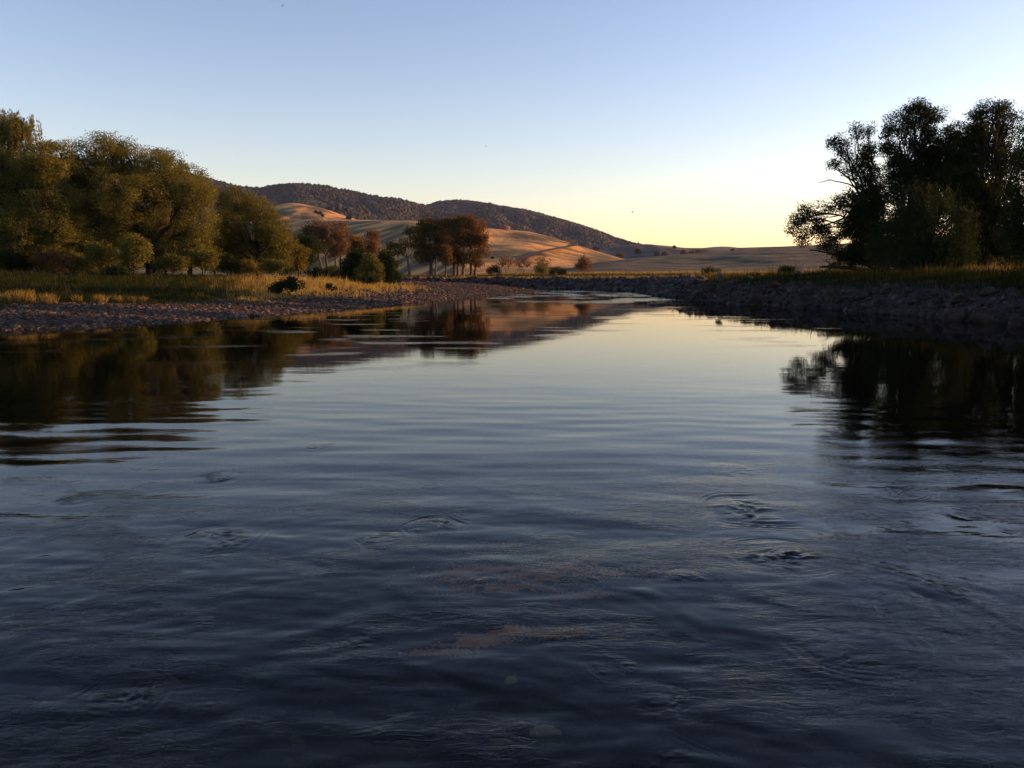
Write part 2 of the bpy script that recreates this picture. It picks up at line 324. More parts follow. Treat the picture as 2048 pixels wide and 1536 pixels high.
# river bed stones and orange glint gravel under the near water
N = 2600; Y = np.exp(rng.uniform(math.log(2.1), math.log(11), N)); X = rng.uniform(-.68, .68, N) * Y
P = np.stack([X, Y, ground(X, Y) + .01], 1); S = np.exp(rng.normal(math.log(.032), .4, N)).clip(.014, .075)
V, F, r_ = scatter_blobs(P, S, I2, (1, 1, .45), rough=.03)
tag(obj('river_bed_stones', mesh_np('river_bed_stones', V, F, True, {'rnd': ('FACE', r_ * .8)}), M['bed']), 'dim rounded cobbles on the river bed', 'cobbles', kind='stuff')
def rock_mesh(name, seed, npts=18, squash=(1, .8, .65), bev=.06):
    rr = random.Random(seed); bm = bmesh.new()
    for k in range(npts):
        v = Vector((rr.gauss(0, 1), rr.gauss(0, 1), rr.gauss(0, 1))).normalized() * rr.uniform(.8, 1.05)
        bm.verts.new((v.x * squash[0], v.y * squash[1], v.z * squash[2]))
    res = bmesh.ops.convex_hull(bm, input=bm.verts)
    bmesh.ops.delete(bm, geom=[g for g in res['geom_interior'] if isinstance(g, bmesh.types.BMVert)], context='VERTS')
    bmesh.ops.dissolve_limit(bm, angle_limit=R(14), verts=bm.verts, edges=bm.edges)
    bmesh.ops.bevel(bm, geom=bm.edges[:], offset=bev, segments=2, affect='EDGES', profile=.6, clamp_overlap=True)
    bmesh.ops.triangulate(bm, faces=bm.faces)
    bmesh.ops.subdivide_edges(bm, edges=[e for e in bm.edges if e.calc_length() > .25], cuts=1, use_grid_fill=True)
    for v in bm.verts:
        k = fbm(np.array([v.co.x * 2.2 + seed]), np.array([v.co.y * 2.2 + v.co.z * 1.7]), 3, seed)[0]; v.co += v.co.normalized() * k * .05
    me = bpy.data.meshes.new(name); bm.to_mesh(me); bm.free()
    for p in me.polygons: p.use_smooth = True
    return me
def bed_at(px, py):
    z = -.4
    for _ in range(6): p = wp(px, py, z); z = float(ground(np.array([p[0]]), np.array([p[1]]))[0])
    return wp(px, py, z)
for k, (px, py, sx, sy, lab) in enumerate([(1090, 1475, .075, .06, 'pale olive cobble under water near the bottom edge'), (1020, 1368, .045, .04, 'little olive cobble under water in the middle of the foreground')]):
    p = bed_at(px, py); me = rock_mesh('submerged_rock', 40 + k, 30, (1, 1, .4), .1)
    o = obj('submerged_rock', me, M['pale_bed']); o.location = p + np.array([0, 0, .02]); o.scale = (sx, sy, min(sx, sy) * .9); o.rotation_euler = (0, 0, k * 1.3)
    tag(o, lab, 'rock')
PV = []  # stones added on the bed, their orange imitates warm glints on the water
for px, py, sx, sy, n_ in [(960, 1148, .17, .10, 520), (1090, 1150, .12, .12, 380), (1010, 1180, .22, .05, 260), (955, 1285, .085, .05, 300), (1010, 1265, .06, .04, 160), (1110, 1272, .08, .03, 150), (990, 1098, .10, .07, 160), (1150, 1195, .10, .03, 120), (880, 1310, .08, .02, 120), (1240, 1150, .20, .06, 120)]:
    p = bed_at(px, py); n_ *= 5; q = rng.normal(0, 1, (n_, 2)) * [sx, sy]; q[:, 1] += .5 * sy * vnoise(q[:, 0] / .06, q[:, 1] / .04, px); x = p[0] + q[:, 0] + .5 * q[:, 1]; y = p[1] + q[:, 1]
    PV.append(np.stack([x, y, ground(x, y) + .012], 1))
P = np.concatenate(PV); S = np.exp(rng.normal(math.log(.0075), .35, len(P))).clip(.004, .016)
V, F, r_ = scatter_blobs(P, S, I1, rough=.08)
tag(obj('glint_gravel', mesh_np('glint_gravel', V, F, True, {'rnd': ('FACE', r_)}), M['slab']), 'patches of tan bed gravel imitating orange glints on the dark water', 'gravel', kind='stuff')

# ---------------------------------------------------------------- hills
class Hill:
    def __init__(s, crest, foot, zb=1.5, amp=.0, ns=100., seed=0, power=1.0, back=1.7, relief=0.0):
        c = np.array(crest, float); s.px = c[:, 0]; s.py = c[:, 1]; s.Dc = c[:, 2]; s.foot = foot; s.zb = zb; s.amp = amp; s.ns = ns; s.seed = seed; s.pw = power; s.back = back
    def surf(s, px, t):
        px = np.asarray(px, float); t = np.asarray(t, float)
        py = np.interp(px, s.px, s.pys(px)) if False else s.pys(px); Dc = np.interp(px, s.px, s.Dc); Df = np.interp(px, [f[0] for f in s.foot], [f[1] for f in s.foot])
        cz = -(py - 768) / FPX; zc = CAMH + Dc * (-SP + cz * CP) / (CP + cz * SP)
        D = Df + (Dc - Df) * t
        cx = (px - 1024) / FPX; k = D / (CP + cz * SP); x = cx * k
        tt = np.clip(t, 0, 1); sh = (tt ** s.pw); sh = sh * .55 + .45 * (sh * sh * (3 - 2 * sh))
        sh = np.where(t > 1, 1 - (t - 1) ** 2 * 1.2, sh)
        z = s.zb + (zc - s.zb) * sh
        nz = fbm(x / s.ns, D / s.ns * .6, 4, s.seed) * s.amp * np.clip(4 * t * (1 - t * .97), 0.04, 1)
        hgt = np.clip((zc - s.zb) / 160, 0, 1) if s.amp > 40 else 1
        z = z + np.where(t <= 1.0, nz, nz * .3) * hgt
        lim = CAMH + (zc - CAMH) * D / Dc - .0012 * D * (1 - tt)
        e = np.maximum(.012 * (zc - s.zb), .05)                     # stay below the skyline of the photographed ridge
        z = np.where(t <= 1, lim - e * np.logaddexp(0, (lim - z) / e), z)
        return np.stack([x, D, z], -1)
    def pys(s, px):
        i = np.interp(px, s.px, s.py); h = 9.0
        return (np.interp(px - h, s.px, s.py) + np.interp(px + h, s.px, s.py) + 2 * i) / 4
    def find(s, px, py):
        t = np.linspace(0, 1, 300); p = s.surf(np.full(300, px), t); q = proj(p)[1]
        m = np.minimum.accumulate(q); i = int(np.argmax(m <= py)) if (m <= py).any() else 299
        return p[i], t[i]
    def build(s, name, mat, nx, nt):
        px = np.linspace(s.px[0], s.px[-1], nx); t = np.concatenate([np.linspace(0, 1, nt), np.linspace(1, s.back, 8)[1:]])
        T, PX = np.meshgrid(t, px, indexing='ij'); V = s.surf(PX, T)
        return tag(obj(name, mesh_np(name, V.reshape(-1, 3), grid_faces(len(t), nx), True), mat), kind='structure')
def hill_mat(name, stops, sc, b=.0, bs=.2, bd=2.):
    return noise_mat(name, stops, sc, .98, b, bs, 9, bdist=bd)
M['golden'] = hill_mat('dry golden hill grass', [(.40, (.075, .058, .020)), (.48, (.17, .108, .036)), (.54, (.33, .185, .055)), (.62, (.52, .27, .075))], .035, .9, .3, 1.2)
M['pasture'] = hill_mat('grey green pasture', [(.42, (.022, .026, .010)), (.5, (.050, .044, .018)), (.58, (.095, .068, .030))], .09, .8, .5, 1.0)
M['brownhill'] = hill_mat('brown hill', [(.36, (.034, .026, .018)), (.64, (.085, .058, .038))], .04, .5, .1, 2.)
M['forestfloor'] = hill_mat('forest floor', [(.4, (.012, .012, .008)), (.6, (.05, .034, .020))], .01, .3, .05, 4.)
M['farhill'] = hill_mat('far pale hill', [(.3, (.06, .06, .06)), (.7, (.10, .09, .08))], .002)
M['track'] = noise_mat('dirt track', [(.3, (.025, .018, .012)), (.7, (.05, .036, .022))], .3, .98)

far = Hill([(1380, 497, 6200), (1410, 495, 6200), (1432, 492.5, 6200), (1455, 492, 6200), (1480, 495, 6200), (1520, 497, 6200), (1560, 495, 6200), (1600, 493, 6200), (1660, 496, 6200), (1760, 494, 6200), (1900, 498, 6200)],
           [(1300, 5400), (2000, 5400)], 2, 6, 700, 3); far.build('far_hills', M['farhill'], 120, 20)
ridgeR = Hill([(700, 440, 3300), (780, 425, 3300), (845, 415, 3250), (870, 405.5, 3200), (900, 402.5, 3200), (945, 405, 3200), (1000, 415, 3150), (1060, 425, 3100), (1120, 440, 3000), (1180, 459, 2900), (1240, 482, 2800), (1275, 491, 2700), (1340, 510, 2600), (1420, 535, 2500)],
              [(600, 1900), (1000, 1700), (1420, 1900)], 2, 95, 430, 23); ridgeR.build('forest_ridge', M['forestfloor'], 300, 70)
ridgeL = Hill([(-350, 380, 2300), (-100, 330, 2400), (100, 310, 2400), (250, 320, 2400), (380, 350, 2400), (440, 366, 2400), (480, 376, 2400), (515, 379, 2420), (560, 372, 2450), (600, 369.5, 2450), (650, 374, 2450), (700, 384, 2450), (760, 397, 2450), (800, 402, 2450), (845, 413, 2450), (900, 428, 2400), (980, 450, 2300), (1100, 485, 2200), (1250, 520, 2100)],
              [(-350, 1300), (500, 1350), (1250, 1500)], 2, 105, 380, 29); ridgeL.build('forest_ridge', M['forestfloor'], 420, 80)
small = Hill([(440, 455, 1120), (500, 432, 1150), (545, 412, 1180), (575, 404, 1200), (600, 405, 1200), (640, 413, 1190), (680, 427, 1170), (720, 440, 1150), (770, 455, 1120), (850, 480, 1100)],
             [(440, 800), (850, 800)], 2, 9, 120, 5); small.build('golden_knoll', M['golden'], 200, 60)
brown = Hill([(1080, 530, 1500), (1150, 507, 1600), (1200, 497, 1650), (1250, 489.5, 1700), (1290, 487, 1700), (1330, 490, 1680), (1370, 495.5, 1650), (1450, 495.5, 1650), (1550, 493, 1650), (1700, 486, 1650), (1900, 470, 1600), (2150, 460, 1600), (2500, 470, 1500)],
             [(1080, 900), (2500, 900)], 2, 10, 150, 8); brown.build('brown_hill', M['brownhill'], 260, 50)
spur = Hill([(-200, 470, 1000), (200, 455, 960), (480, 443, 900), (590, 438, 860), (700, 438, 815), (830, 440.5, 760), (900, 446, 725), (985, 456.5, 690), (1030, 459, 680), (1060, 463, 665), (1100, 473, 640), (1150, 488.5, 610), (1200, 504, 580), (1255, 519, 550), (1300, 531, 520), (1360, 545, 500), (1450, 556, 480)],
            [(-200, 760), (300, 690), (600, 570), (800, 400), (910, 300), (1150, 300), (1450, 330)], 1.4, 3.4, 105, 13, .9); spur.build('golden_hill', M['golden'], 420, 110)
slope = Hill([(1060, 549, 420), (1150, 534, 430), (1200, 524.5, 440), (1255, 518, 455), (1350, 509, 470), (1450, 502, 480), (1560, 495, 490), (1690, 491, 500), (1850, 482, 520), (2100, 470, 520), (2500, 470, 480)],
             [(1060, 230), (1500, 230), (2500, 240)], 1.4, 1.2, 60, 17, .9); slope.build('pasture_slope', M['pasture'], 320, 70)

# dirt track draped on the golden hill
tp = [(1128, 484), (1142, 488.5), (1149, 491), (1143, 495), (1125, 498.5), (1100, 503), (1078, 508), (1060, 513.5), (1046, 519.5), (1040, 526)]
pts = [spur.find(*q)[0] for q in tp]; pts = np.array(pts)
s_ = np.linspace(0, len(pts) - 1, 60); C_ = np.stack([np.interp(s_, range(len(pts)), pts[:, k]) for k in range(3)], 1)
tv = []; half = 2.6
for k in range(len(C_)):
    d = C_[min(k + 1, 59)] - C_[max(k - 1, 0)]; d = d / (np.linalg.norm(d) + 1e-9); side = np.array([d[1], -d[0], 0])
    side[2] = 0; side = side / (np.linalg.norm(side) + 1e-9)
    for sg in (-1, 1): tv.append(C_[k] + side * sg * half + np.array([0, 0, .9]))
tv = np.array(tv); tf = np.array([[2 * k, 2 * k + 1, 2 * k + 3, 2 * k + 2] for k in range(59)])
tag(obj('track', mesh_np('track', tv, tf), M['track']), kind='structure')

# forest covering the two ridges
def forest(h, n, pxlo, pxhi, size, keepfn, seed):
    px = rng.uniform(pxlo, pxhi, n); t = rng.uniform(.05, 1.06, n) ** .8
    P = h.surf(px, t); k = keepfn(px, t, P); P = P[k]; S = size * rng.uniform(.6, 1.35, len(P)); P[:, 2] += S * .5
    return P, S
PR, SR = forest(ridgeR, 34000, 690, 1420, 4.2, lambda px, t, P: fbm(P[:, 0] / 160, P[:, 1] / 160, 3, 61) > -.45 - .5 * t, 1)
PL, SL = forest(ridgeL, 34000, 330, 1250, 3.9, lambda px, t, P: fbm(P[:, 0] / 130, P[:, 1] / 130, 3, 62) > .10 - .9 * t, 2)
for nm, P, S in (('forest', PL, SL), ('forest', PR, SR)):
    V, F, r_ = scatter_blobs(P, S, I1, (1, 1, 1.0), .22, .2)
    tag(obj(nm, mesh_np(nm, V, F, True, {'rnd': ('FACE', r_)}), M['forest']), 'dense dark wood covering the ' + ('nearer hill' if P is PL else 'farther hill'), 'forest', kind='stuff')

# ---------------------------------------------------------------- vegetation
class Tubes:
    def __init__(s): s.V = []; s.F = []; s.n = 0
    def add(s, pts, rad, sides=6):
        pts = np.asarray(pts, float); m = len(pts); a = np.linspace(0, 2 * math.pi, sides, endpoint=False)
        d = np.gradient(pts, axis=0); d /= np.linalg.norm(d, axis=1)[:, None] + 1e-9
        ref = np.where(np.abs(d[:, 2:3]) > .9, np.array([[1., 0, 0]]), np.array([[0, 0, 1.]]))
        u = np.cross(d, ref); u /= np.linalg.norm(u, axis=1)[:, None] + 1e-9; w = np.cross(d, u)
        ring = pts[:, None] + (u[:, None] * np.cos(a)[None, :, None] + w[:, None] * np.sin(a)[None, :, None]) * np.asarray(rad)[:, None, None]
        s.V.append(ring.reshape(-1, 3)); i = np.arange(m * sides).reshape(m, sides) + s.n; j = np.roll(i, -1, 1)
        s.F.append(np.stack([i[:-1], j[:-1], j[1:], i[1:]], -1).reshape(-1, 4)); s.n += m * sides
    def mesh(s, name): return mesh_np(name, np.concatenate(s.V), np.concatenate(s.F))
def curve(a, b, bend, n=8, wob=.0):
    a, b, bend = (np.asarray(x, float) for x in (a, b, bend)); t = np.linspace(0, 1, n)[:, None]
    p = (1 - t) ** 2 * a + 2 * t * (1 - t) * bend + t * t * b
    L = np.linalg.norm(b - a); w = rng.normal(0, wob * L, (n, 3)); w[0] = 0; return p + w
def leaves(P, L, W, droop=.35, rnd=None):
    N = len(P); d = rng.normal(size=(N, 3)); d[:, 2] -= droop; d /= np.linalg.norm(d, axis=1)[:, None]
    e = np.cross(d, rng.normal(size=(N, 3))); e /= np.linalg.norm(e, axis=1)[:, None] + 1e-9
    l_ = L * rng.uniform(.6, 1.3, N)[:, None]; w = W * rng.uniform(.7, 1.3, N)[:, None]
    V = np.stack([P - d * l_ * .5, P + e * w * .5 + d * l_ * .05, P + d * l_ * .5, P - e * w * .5 + d * l_ * .05], 1).reshape(-1, 3)
    return V, np.arange(N * 4).reshape(N, 4)
def tree(name, label, cat, base, D, blobs, leafL, leafW, mat, bark='bark', trunk_r=.25, clump=.75, dens=95, nclump=1.0, group=None, weep=0., fork=.35, lean=None, extra=None, depth=.9, trunks=None, zbase=None, tw=.022, shell=.45):
    bp_ = at(base[0], base[1], D)
    g = float(ground(np.array([bp_[0]]), np.array([bp_[1]]))[0]) if zbase is None else zbase
    root = np.array([bp_[0], bp_[1], g]); k = D / FPX
    o = empty(name, root); tag(o, label, cat, group)
    tb = Tubes(); LP = []; LR = []
    cs = []
    for b in blobs:
        dd = b[4] if len(b) > 4 else rng.uniform(-.5, .5) * b[2] * k
        c = at(b[0], b[1], D + dd); cs.append((c - root, b[2] * k, b[3] * k, max(.5 * (b[2] + b[3]) * k * depth, .3)))
    allc = np.array([c[0] for c in cs]); top = allc.mean(0)
    fk = top * fork if lean is None else (at(lean[0], lean[1], D) - root)
    fk = np.array([fk[0] * (.6 if lean is None else 1), fk[1] * .5, max(fk[2], .3)])
    stems = trunks or [0]
    forks = []
    for off in stems:
        b0 = np.array([off * k, rng.uniform(-.6, .6) if len(stems) > 1 else 0, -.15]); f1 = fk + np.array([off * k * 1.15, b0[1], 0])
        tb.add(curve(b0, f1, (b0 + f1) / 2 + np.array([rng.normal(0, .1), 0, .1 * fk[2]]), 8, .012), np.linspace(trunk_r, trunk_r * .72, 8) * np.r_[1.35, 1.1, np.ones(6)], 8); forks.append(f1)
    for c, rx, rz, ry in cs:
        f1 = min(forks, key=lambda f: abs(f[0] - c[0]))
        r0 = trunk_r * .62 * np.clip(max(rx, rz) / 2.2, .3, 1.0)
        mid = f1 + (c - f1) * .5 + np.array([0, 0, .12 * np.linalg.norm(c - f1)])
        limb = curve(f1, c, mid, 9, .02); tb.add(limb, np.linspace(r0, max(r0 * .25, tw), 9), 6)
        vol = (rx * rz * ry) ** (1 / 3); nc = int(max(6, nclump * 5.2 * (vol / clump) ** 2 * 1.6))
        v = rng.normal(size=(nc, 3)); v /= np.linalg.norm(v, axis=1)[:, None]; rr = rng.uniform(shell ** 2, 1, nc) ** .5 * .92
        cc = c + v * rr[:, None] * np.array([rx, ry, rz]) 
        for q in cc:
            if q[2] < .25 and not weep: q[2] = .25 + rng.uniform(0, .3)
            st = limb[rng.integers(4, 9)]; md = (st + q) / 2 + rng.normal(0, .08, 3) * np.linalg.norm(q - st)
            tb.add(curve(st, q, md, 5, .02), np.linspace(max(r0 * .28, tw), tw * .5, 5), 4)
            cr = rng.uniform(0, 1)
            if weep:
                ns = max(3, int(weep * 5))
                for _ in range(ns):
                    Ls = rng.uniform(.5, 1.) * weep * max(rz, 1.2); h0 = q + rng.normal(0, clump * .5, 3)
                    Ls = min(Ls, h0[2] - .25) if h0[2] > .8 else .5
                    m_ = int(dens / ns * 1.3); s = rng.uniform(0, 1, m_)
                    pp = h0 + np.stack([rng.normal(0, .10, m_) + .12 * s * rng.normal(), rng.normal(0, .10, m_), -s * Ls], 1)
                    LP.append(pp); LR.append(np.clip(.6 * cr + .4 * rng.uniform(0, 1, m_), 0, 1))
            else:
                m_ = int(dens * rng.uniform(.6, 1.3)); cl = clump * rng.uniform(.7, 1.2)
                pp = q + np.clip(rng.normal(0, 1, (m_, 3)), -1.5, 1.5) * np.array([cl * .52, cl * .52, cl * .40])
                LP.append(pp); LR.append(np.clip(.55 * cr + .45 * rng.uniform(0, 1, m_), 0, 1))
    if extra:
        for pth, r0 in extra:
            pp = np.array([at(x, y, D) - root for x, y in pth]); s2 = np.linspace(0, len(pp) - 1, 16)
            pp = np.stack([np.interp(s2, range(len(pp)), pp[:, q]) for q in range(3)], 1) + rng.normal(0, .02, (16, 3)); tb.add(pp, np.linspace(r0, r0 * .3, 16), 5)
    P = np.concatenate(LP); r_ = np.concatenate(LR); kp = P[:, 2] > .02; P, r_ = P[kp], r_[kp]
    V, F = leaves(P, leafL, leafW, .4 if not weep else 1.6)
    obj('trunk', tb.mesh('trunk'), M[bark], o)
    obj('crown', mesh_np('crown', V, F, False, {'rnd': ('FACE', r_)}), mat if not isinstance(mat, str) else M[mat], o)
    return o

# left bank
W = 'willows and poplars on the left bank'
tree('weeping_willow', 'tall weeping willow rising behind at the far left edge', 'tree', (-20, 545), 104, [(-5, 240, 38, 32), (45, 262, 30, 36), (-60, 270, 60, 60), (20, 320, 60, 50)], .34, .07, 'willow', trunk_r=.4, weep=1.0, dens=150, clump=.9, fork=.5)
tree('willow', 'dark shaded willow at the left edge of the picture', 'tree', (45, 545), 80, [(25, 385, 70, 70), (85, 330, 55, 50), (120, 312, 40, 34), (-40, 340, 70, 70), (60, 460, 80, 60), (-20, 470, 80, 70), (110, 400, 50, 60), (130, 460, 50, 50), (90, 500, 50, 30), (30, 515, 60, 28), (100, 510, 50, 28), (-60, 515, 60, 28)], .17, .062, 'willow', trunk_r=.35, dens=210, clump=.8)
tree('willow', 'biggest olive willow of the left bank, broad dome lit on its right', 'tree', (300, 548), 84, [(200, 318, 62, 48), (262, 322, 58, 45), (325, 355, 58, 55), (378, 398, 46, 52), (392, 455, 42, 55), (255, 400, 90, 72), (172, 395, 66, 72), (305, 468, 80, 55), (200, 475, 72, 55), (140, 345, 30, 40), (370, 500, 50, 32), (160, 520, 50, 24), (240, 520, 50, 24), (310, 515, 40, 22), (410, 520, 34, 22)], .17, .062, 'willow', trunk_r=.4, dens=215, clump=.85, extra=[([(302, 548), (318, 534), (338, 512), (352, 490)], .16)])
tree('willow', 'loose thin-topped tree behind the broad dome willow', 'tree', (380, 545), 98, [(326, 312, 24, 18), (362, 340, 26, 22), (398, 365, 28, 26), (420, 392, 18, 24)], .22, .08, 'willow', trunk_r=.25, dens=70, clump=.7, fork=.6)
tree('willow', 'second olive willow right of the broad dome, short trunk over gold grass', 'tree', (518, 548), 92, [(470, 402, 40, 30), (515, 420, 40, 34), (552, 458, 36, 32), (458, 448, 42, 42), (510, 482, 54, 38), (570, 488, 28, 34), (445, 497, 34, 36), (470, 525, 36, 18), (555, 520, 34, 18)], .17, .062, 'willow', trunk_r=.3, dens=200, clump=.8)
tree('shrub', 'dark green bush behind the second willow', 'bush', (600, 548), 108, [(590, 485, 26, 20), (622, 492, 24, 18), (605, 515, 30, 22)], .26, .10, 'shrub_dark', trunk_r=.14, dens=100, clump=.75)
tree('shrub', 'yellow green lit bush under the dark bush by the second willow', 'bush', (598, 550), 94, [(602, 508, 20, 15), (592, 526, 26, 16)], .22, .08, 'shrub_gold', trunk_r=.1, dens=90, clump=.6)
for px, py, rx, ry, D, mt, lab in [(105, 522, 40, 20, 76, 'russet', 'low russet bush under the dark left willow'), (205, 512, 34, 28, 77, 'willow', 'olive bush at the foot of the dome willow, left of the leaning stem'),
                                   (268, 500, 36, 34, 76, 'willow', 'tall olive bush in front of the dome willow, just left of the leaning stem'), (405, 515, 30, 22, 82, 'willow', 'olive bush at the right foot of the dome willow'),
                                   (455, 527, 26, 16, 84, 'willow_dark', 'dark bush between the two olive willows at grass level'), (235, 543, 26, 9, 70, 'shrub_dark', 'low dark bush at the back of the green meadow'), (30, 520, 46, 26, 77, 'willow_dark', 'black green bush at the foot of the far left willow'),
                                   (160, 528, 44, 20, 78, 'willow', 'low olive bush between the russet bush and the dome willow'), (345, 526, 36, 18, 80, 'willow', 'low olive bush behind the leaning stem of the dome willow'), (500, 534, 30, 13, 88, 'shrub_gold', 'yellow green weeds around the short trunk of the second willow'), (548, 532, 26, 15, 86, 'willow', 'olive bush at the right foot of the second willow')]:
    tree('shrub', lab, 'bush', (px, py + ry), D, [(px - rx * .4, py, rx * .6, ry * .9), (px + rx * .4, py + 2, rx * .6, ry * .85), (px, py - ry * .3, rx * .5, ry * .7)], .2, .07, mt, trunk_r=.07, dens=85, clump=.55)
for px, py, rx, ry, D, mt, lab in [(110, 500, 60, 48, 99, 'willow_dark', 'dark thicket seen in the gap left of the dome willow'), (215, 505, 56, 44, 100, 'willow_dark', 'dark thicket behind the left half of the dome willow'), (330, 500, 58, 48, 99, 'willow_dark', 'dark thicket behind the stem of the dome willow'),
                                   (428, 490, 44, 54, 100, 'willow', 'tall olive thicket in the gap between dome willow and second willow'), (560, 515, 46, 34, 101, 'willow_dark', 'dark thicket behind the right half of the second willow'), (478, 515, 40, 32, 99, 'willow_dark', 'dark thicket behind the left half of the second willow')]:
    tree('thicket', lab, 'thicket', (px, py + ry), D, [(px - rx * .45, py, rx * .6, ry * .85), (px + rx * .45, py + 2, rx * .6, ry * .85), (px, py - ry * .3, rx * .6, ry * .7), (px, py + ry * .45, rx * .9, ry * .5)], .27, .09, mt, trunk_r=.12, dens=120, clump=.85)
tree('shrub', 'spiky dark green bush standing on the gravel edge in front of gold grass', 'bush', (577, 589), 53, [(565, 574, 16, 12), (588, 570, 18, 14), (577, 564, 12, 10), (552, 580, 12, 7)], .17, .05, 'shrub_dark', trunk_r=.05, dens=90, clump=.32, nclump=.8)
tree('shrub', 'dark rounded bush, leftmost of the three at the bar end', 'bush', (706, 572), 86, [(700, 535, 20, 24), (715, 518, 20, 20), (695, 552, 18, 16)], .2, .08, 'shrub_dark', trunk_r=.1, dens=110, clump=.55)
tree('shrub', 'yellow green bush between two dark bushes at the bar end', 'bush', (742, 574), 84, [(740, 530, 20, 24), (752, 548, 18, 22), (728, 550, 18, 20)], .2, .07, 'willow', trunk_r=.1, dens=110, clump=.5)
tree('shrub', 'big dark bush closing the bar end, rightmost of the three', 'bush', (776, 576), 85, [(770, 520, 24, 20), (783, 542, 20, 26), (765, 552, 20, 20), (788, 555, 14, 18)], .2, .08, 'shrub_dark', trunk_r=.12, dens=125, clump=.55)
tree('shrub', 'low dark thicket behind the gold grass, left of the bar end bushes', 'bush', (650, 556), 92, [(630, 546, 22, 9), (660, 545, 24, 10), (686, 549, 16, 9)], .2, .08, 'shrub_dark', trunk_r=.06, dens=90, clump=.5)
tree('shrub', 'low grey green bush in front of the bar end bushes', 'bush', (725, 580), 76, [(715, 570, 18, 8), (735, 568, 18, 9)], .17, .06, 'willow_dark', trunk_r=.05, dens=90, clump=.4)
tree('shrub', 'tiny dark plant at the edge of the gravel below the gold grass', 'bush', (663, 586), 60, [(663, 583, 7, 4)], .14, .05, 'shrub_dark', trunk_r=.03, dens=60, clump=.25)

# trees on the far bank
tree('gum_tree', 'russet gum tree with dark flat top left of the small orange tree', 'tree', (650, 547), 168, [(638, 458, 28, 18), (615, 478, 16, 26), (645, 485, 28, 22), (632, 500, 18, 14)], .42, .15, 'russet', 'bark_pale', .28, dens=75, clump=1.1, fork=.5, trunks=[-5, 6])
tree('gum_tree', 'russet gum tree with pale twin trunks behind the low dark thicket', 'tree', (676, 547), 166, [(680, 462, 20, 20), (682, 488, 16, 22), (668, 505, 14, 14)], .42, .15, 'russet', 'bark_pale', .25, dens=75, clump=1.1, fork=.45, trunks=[-4, 4])
tree('gum_tree', 'dark brown low tree between the russet gums and the orange tree', 'tree', (712, 547), 172, [(712, 482, 16, 14), (722, 495, 18, 14), (703, 500, 12, 12)], .42, .15, 'gum', 'bark_pale', .2, dens=75, clump=1.0, fork=.5)
tree('gum_tree', 'small bright orange rounded tree above the bar end bushes', 'tree', (742, 547), 164, [(745, 478, 13, 15), (748, 495, 14, 16), (738, 505, 14, 12)], .38, .14, 'russet', 'bark_pale', .2, dens=85, clump=.95, fork=.5)
Gs = 'gum trees standing on the far bank'
def gum(lab, base, D, blobs, mat='gum', tr=.26, trunks=None, fork=.4, dens=120, cl=1.0):
    return tree('gum_tree', lab, 'tree', base, D, blobs, .36, .13, mat, 'bark_pale', tr, dens=dens, clump=cl, fork=fork, trunks=trunks, group=Gs, nclump=.95)
gum('small ragged gum at the left end of the far bank row, bare lower trunk', (819, 553), 146, [(820, 466, 9, 9), (806, 488, 16, 11), (783, 490, 14, 10), (832, 496, 8, 10), (800, 503, 14, 8)], tr=.22, fork=.55, dens=65, cl=.8)
gum('big dark gum, second from the left in the far bank row, thick lit trunk', (863, 553), 148, [(858, 446, 24, 14), (845, 474, 20, 26), (875, 468, 20, 24), (856, 505, 20, 18), (880, 502, 14, 16), (842, 515, 12, 14)], tr=.36, fork=.38)
gum('slim gum close behind the thick lit trunk, orange top', (870, 552), 153, [(892, 438, 10, 8), (880, 455, 10, 14), (872, 490, 10, 14)], 'russet', .15, fork=.55, cl=.8)
gum('thin-stemmed gum in the middle of the far bank row', (892, 553), 147, [(892, 470, 10, 18), (890, 502, 12, 14), (896, 518, 9, 10)], tr=.17, fork=.45)
gum('dark gum with straight trunk just right of the thin stem', (907, 553), 149, [(905, 446, 18, 13), (908, 472, 18, 20), (905, 505, 16, 16), (912, 520, 10, 9)], tr=.24)
gum('narrow gum between the two straight dark trunks', (916, 552), 151, [(920, 445, 14, 12), (918, 475, 14, 20), (918, 508, 10, 14)], tr=.2)
gum('gum with dark straight trunk next to the twin-trunk orange gum', (926, 553), 148, [(930, 442, 14, 11), (928, 470, 15, 22), (928, 505, 12, 14), (925, 520, 10, 10)], tr=.24)
gum('orange twin-trunked gum at the right end of the far bank row', (945, 553), 149, [(948, 448, 24, 15), (962, 470, 15, 20), (940, 478, 18, 22), (965, 498, 11, 18), (948, 508, 14, 15), (955, 525, 8, 8)], 'russet', .24, [-4, 4])
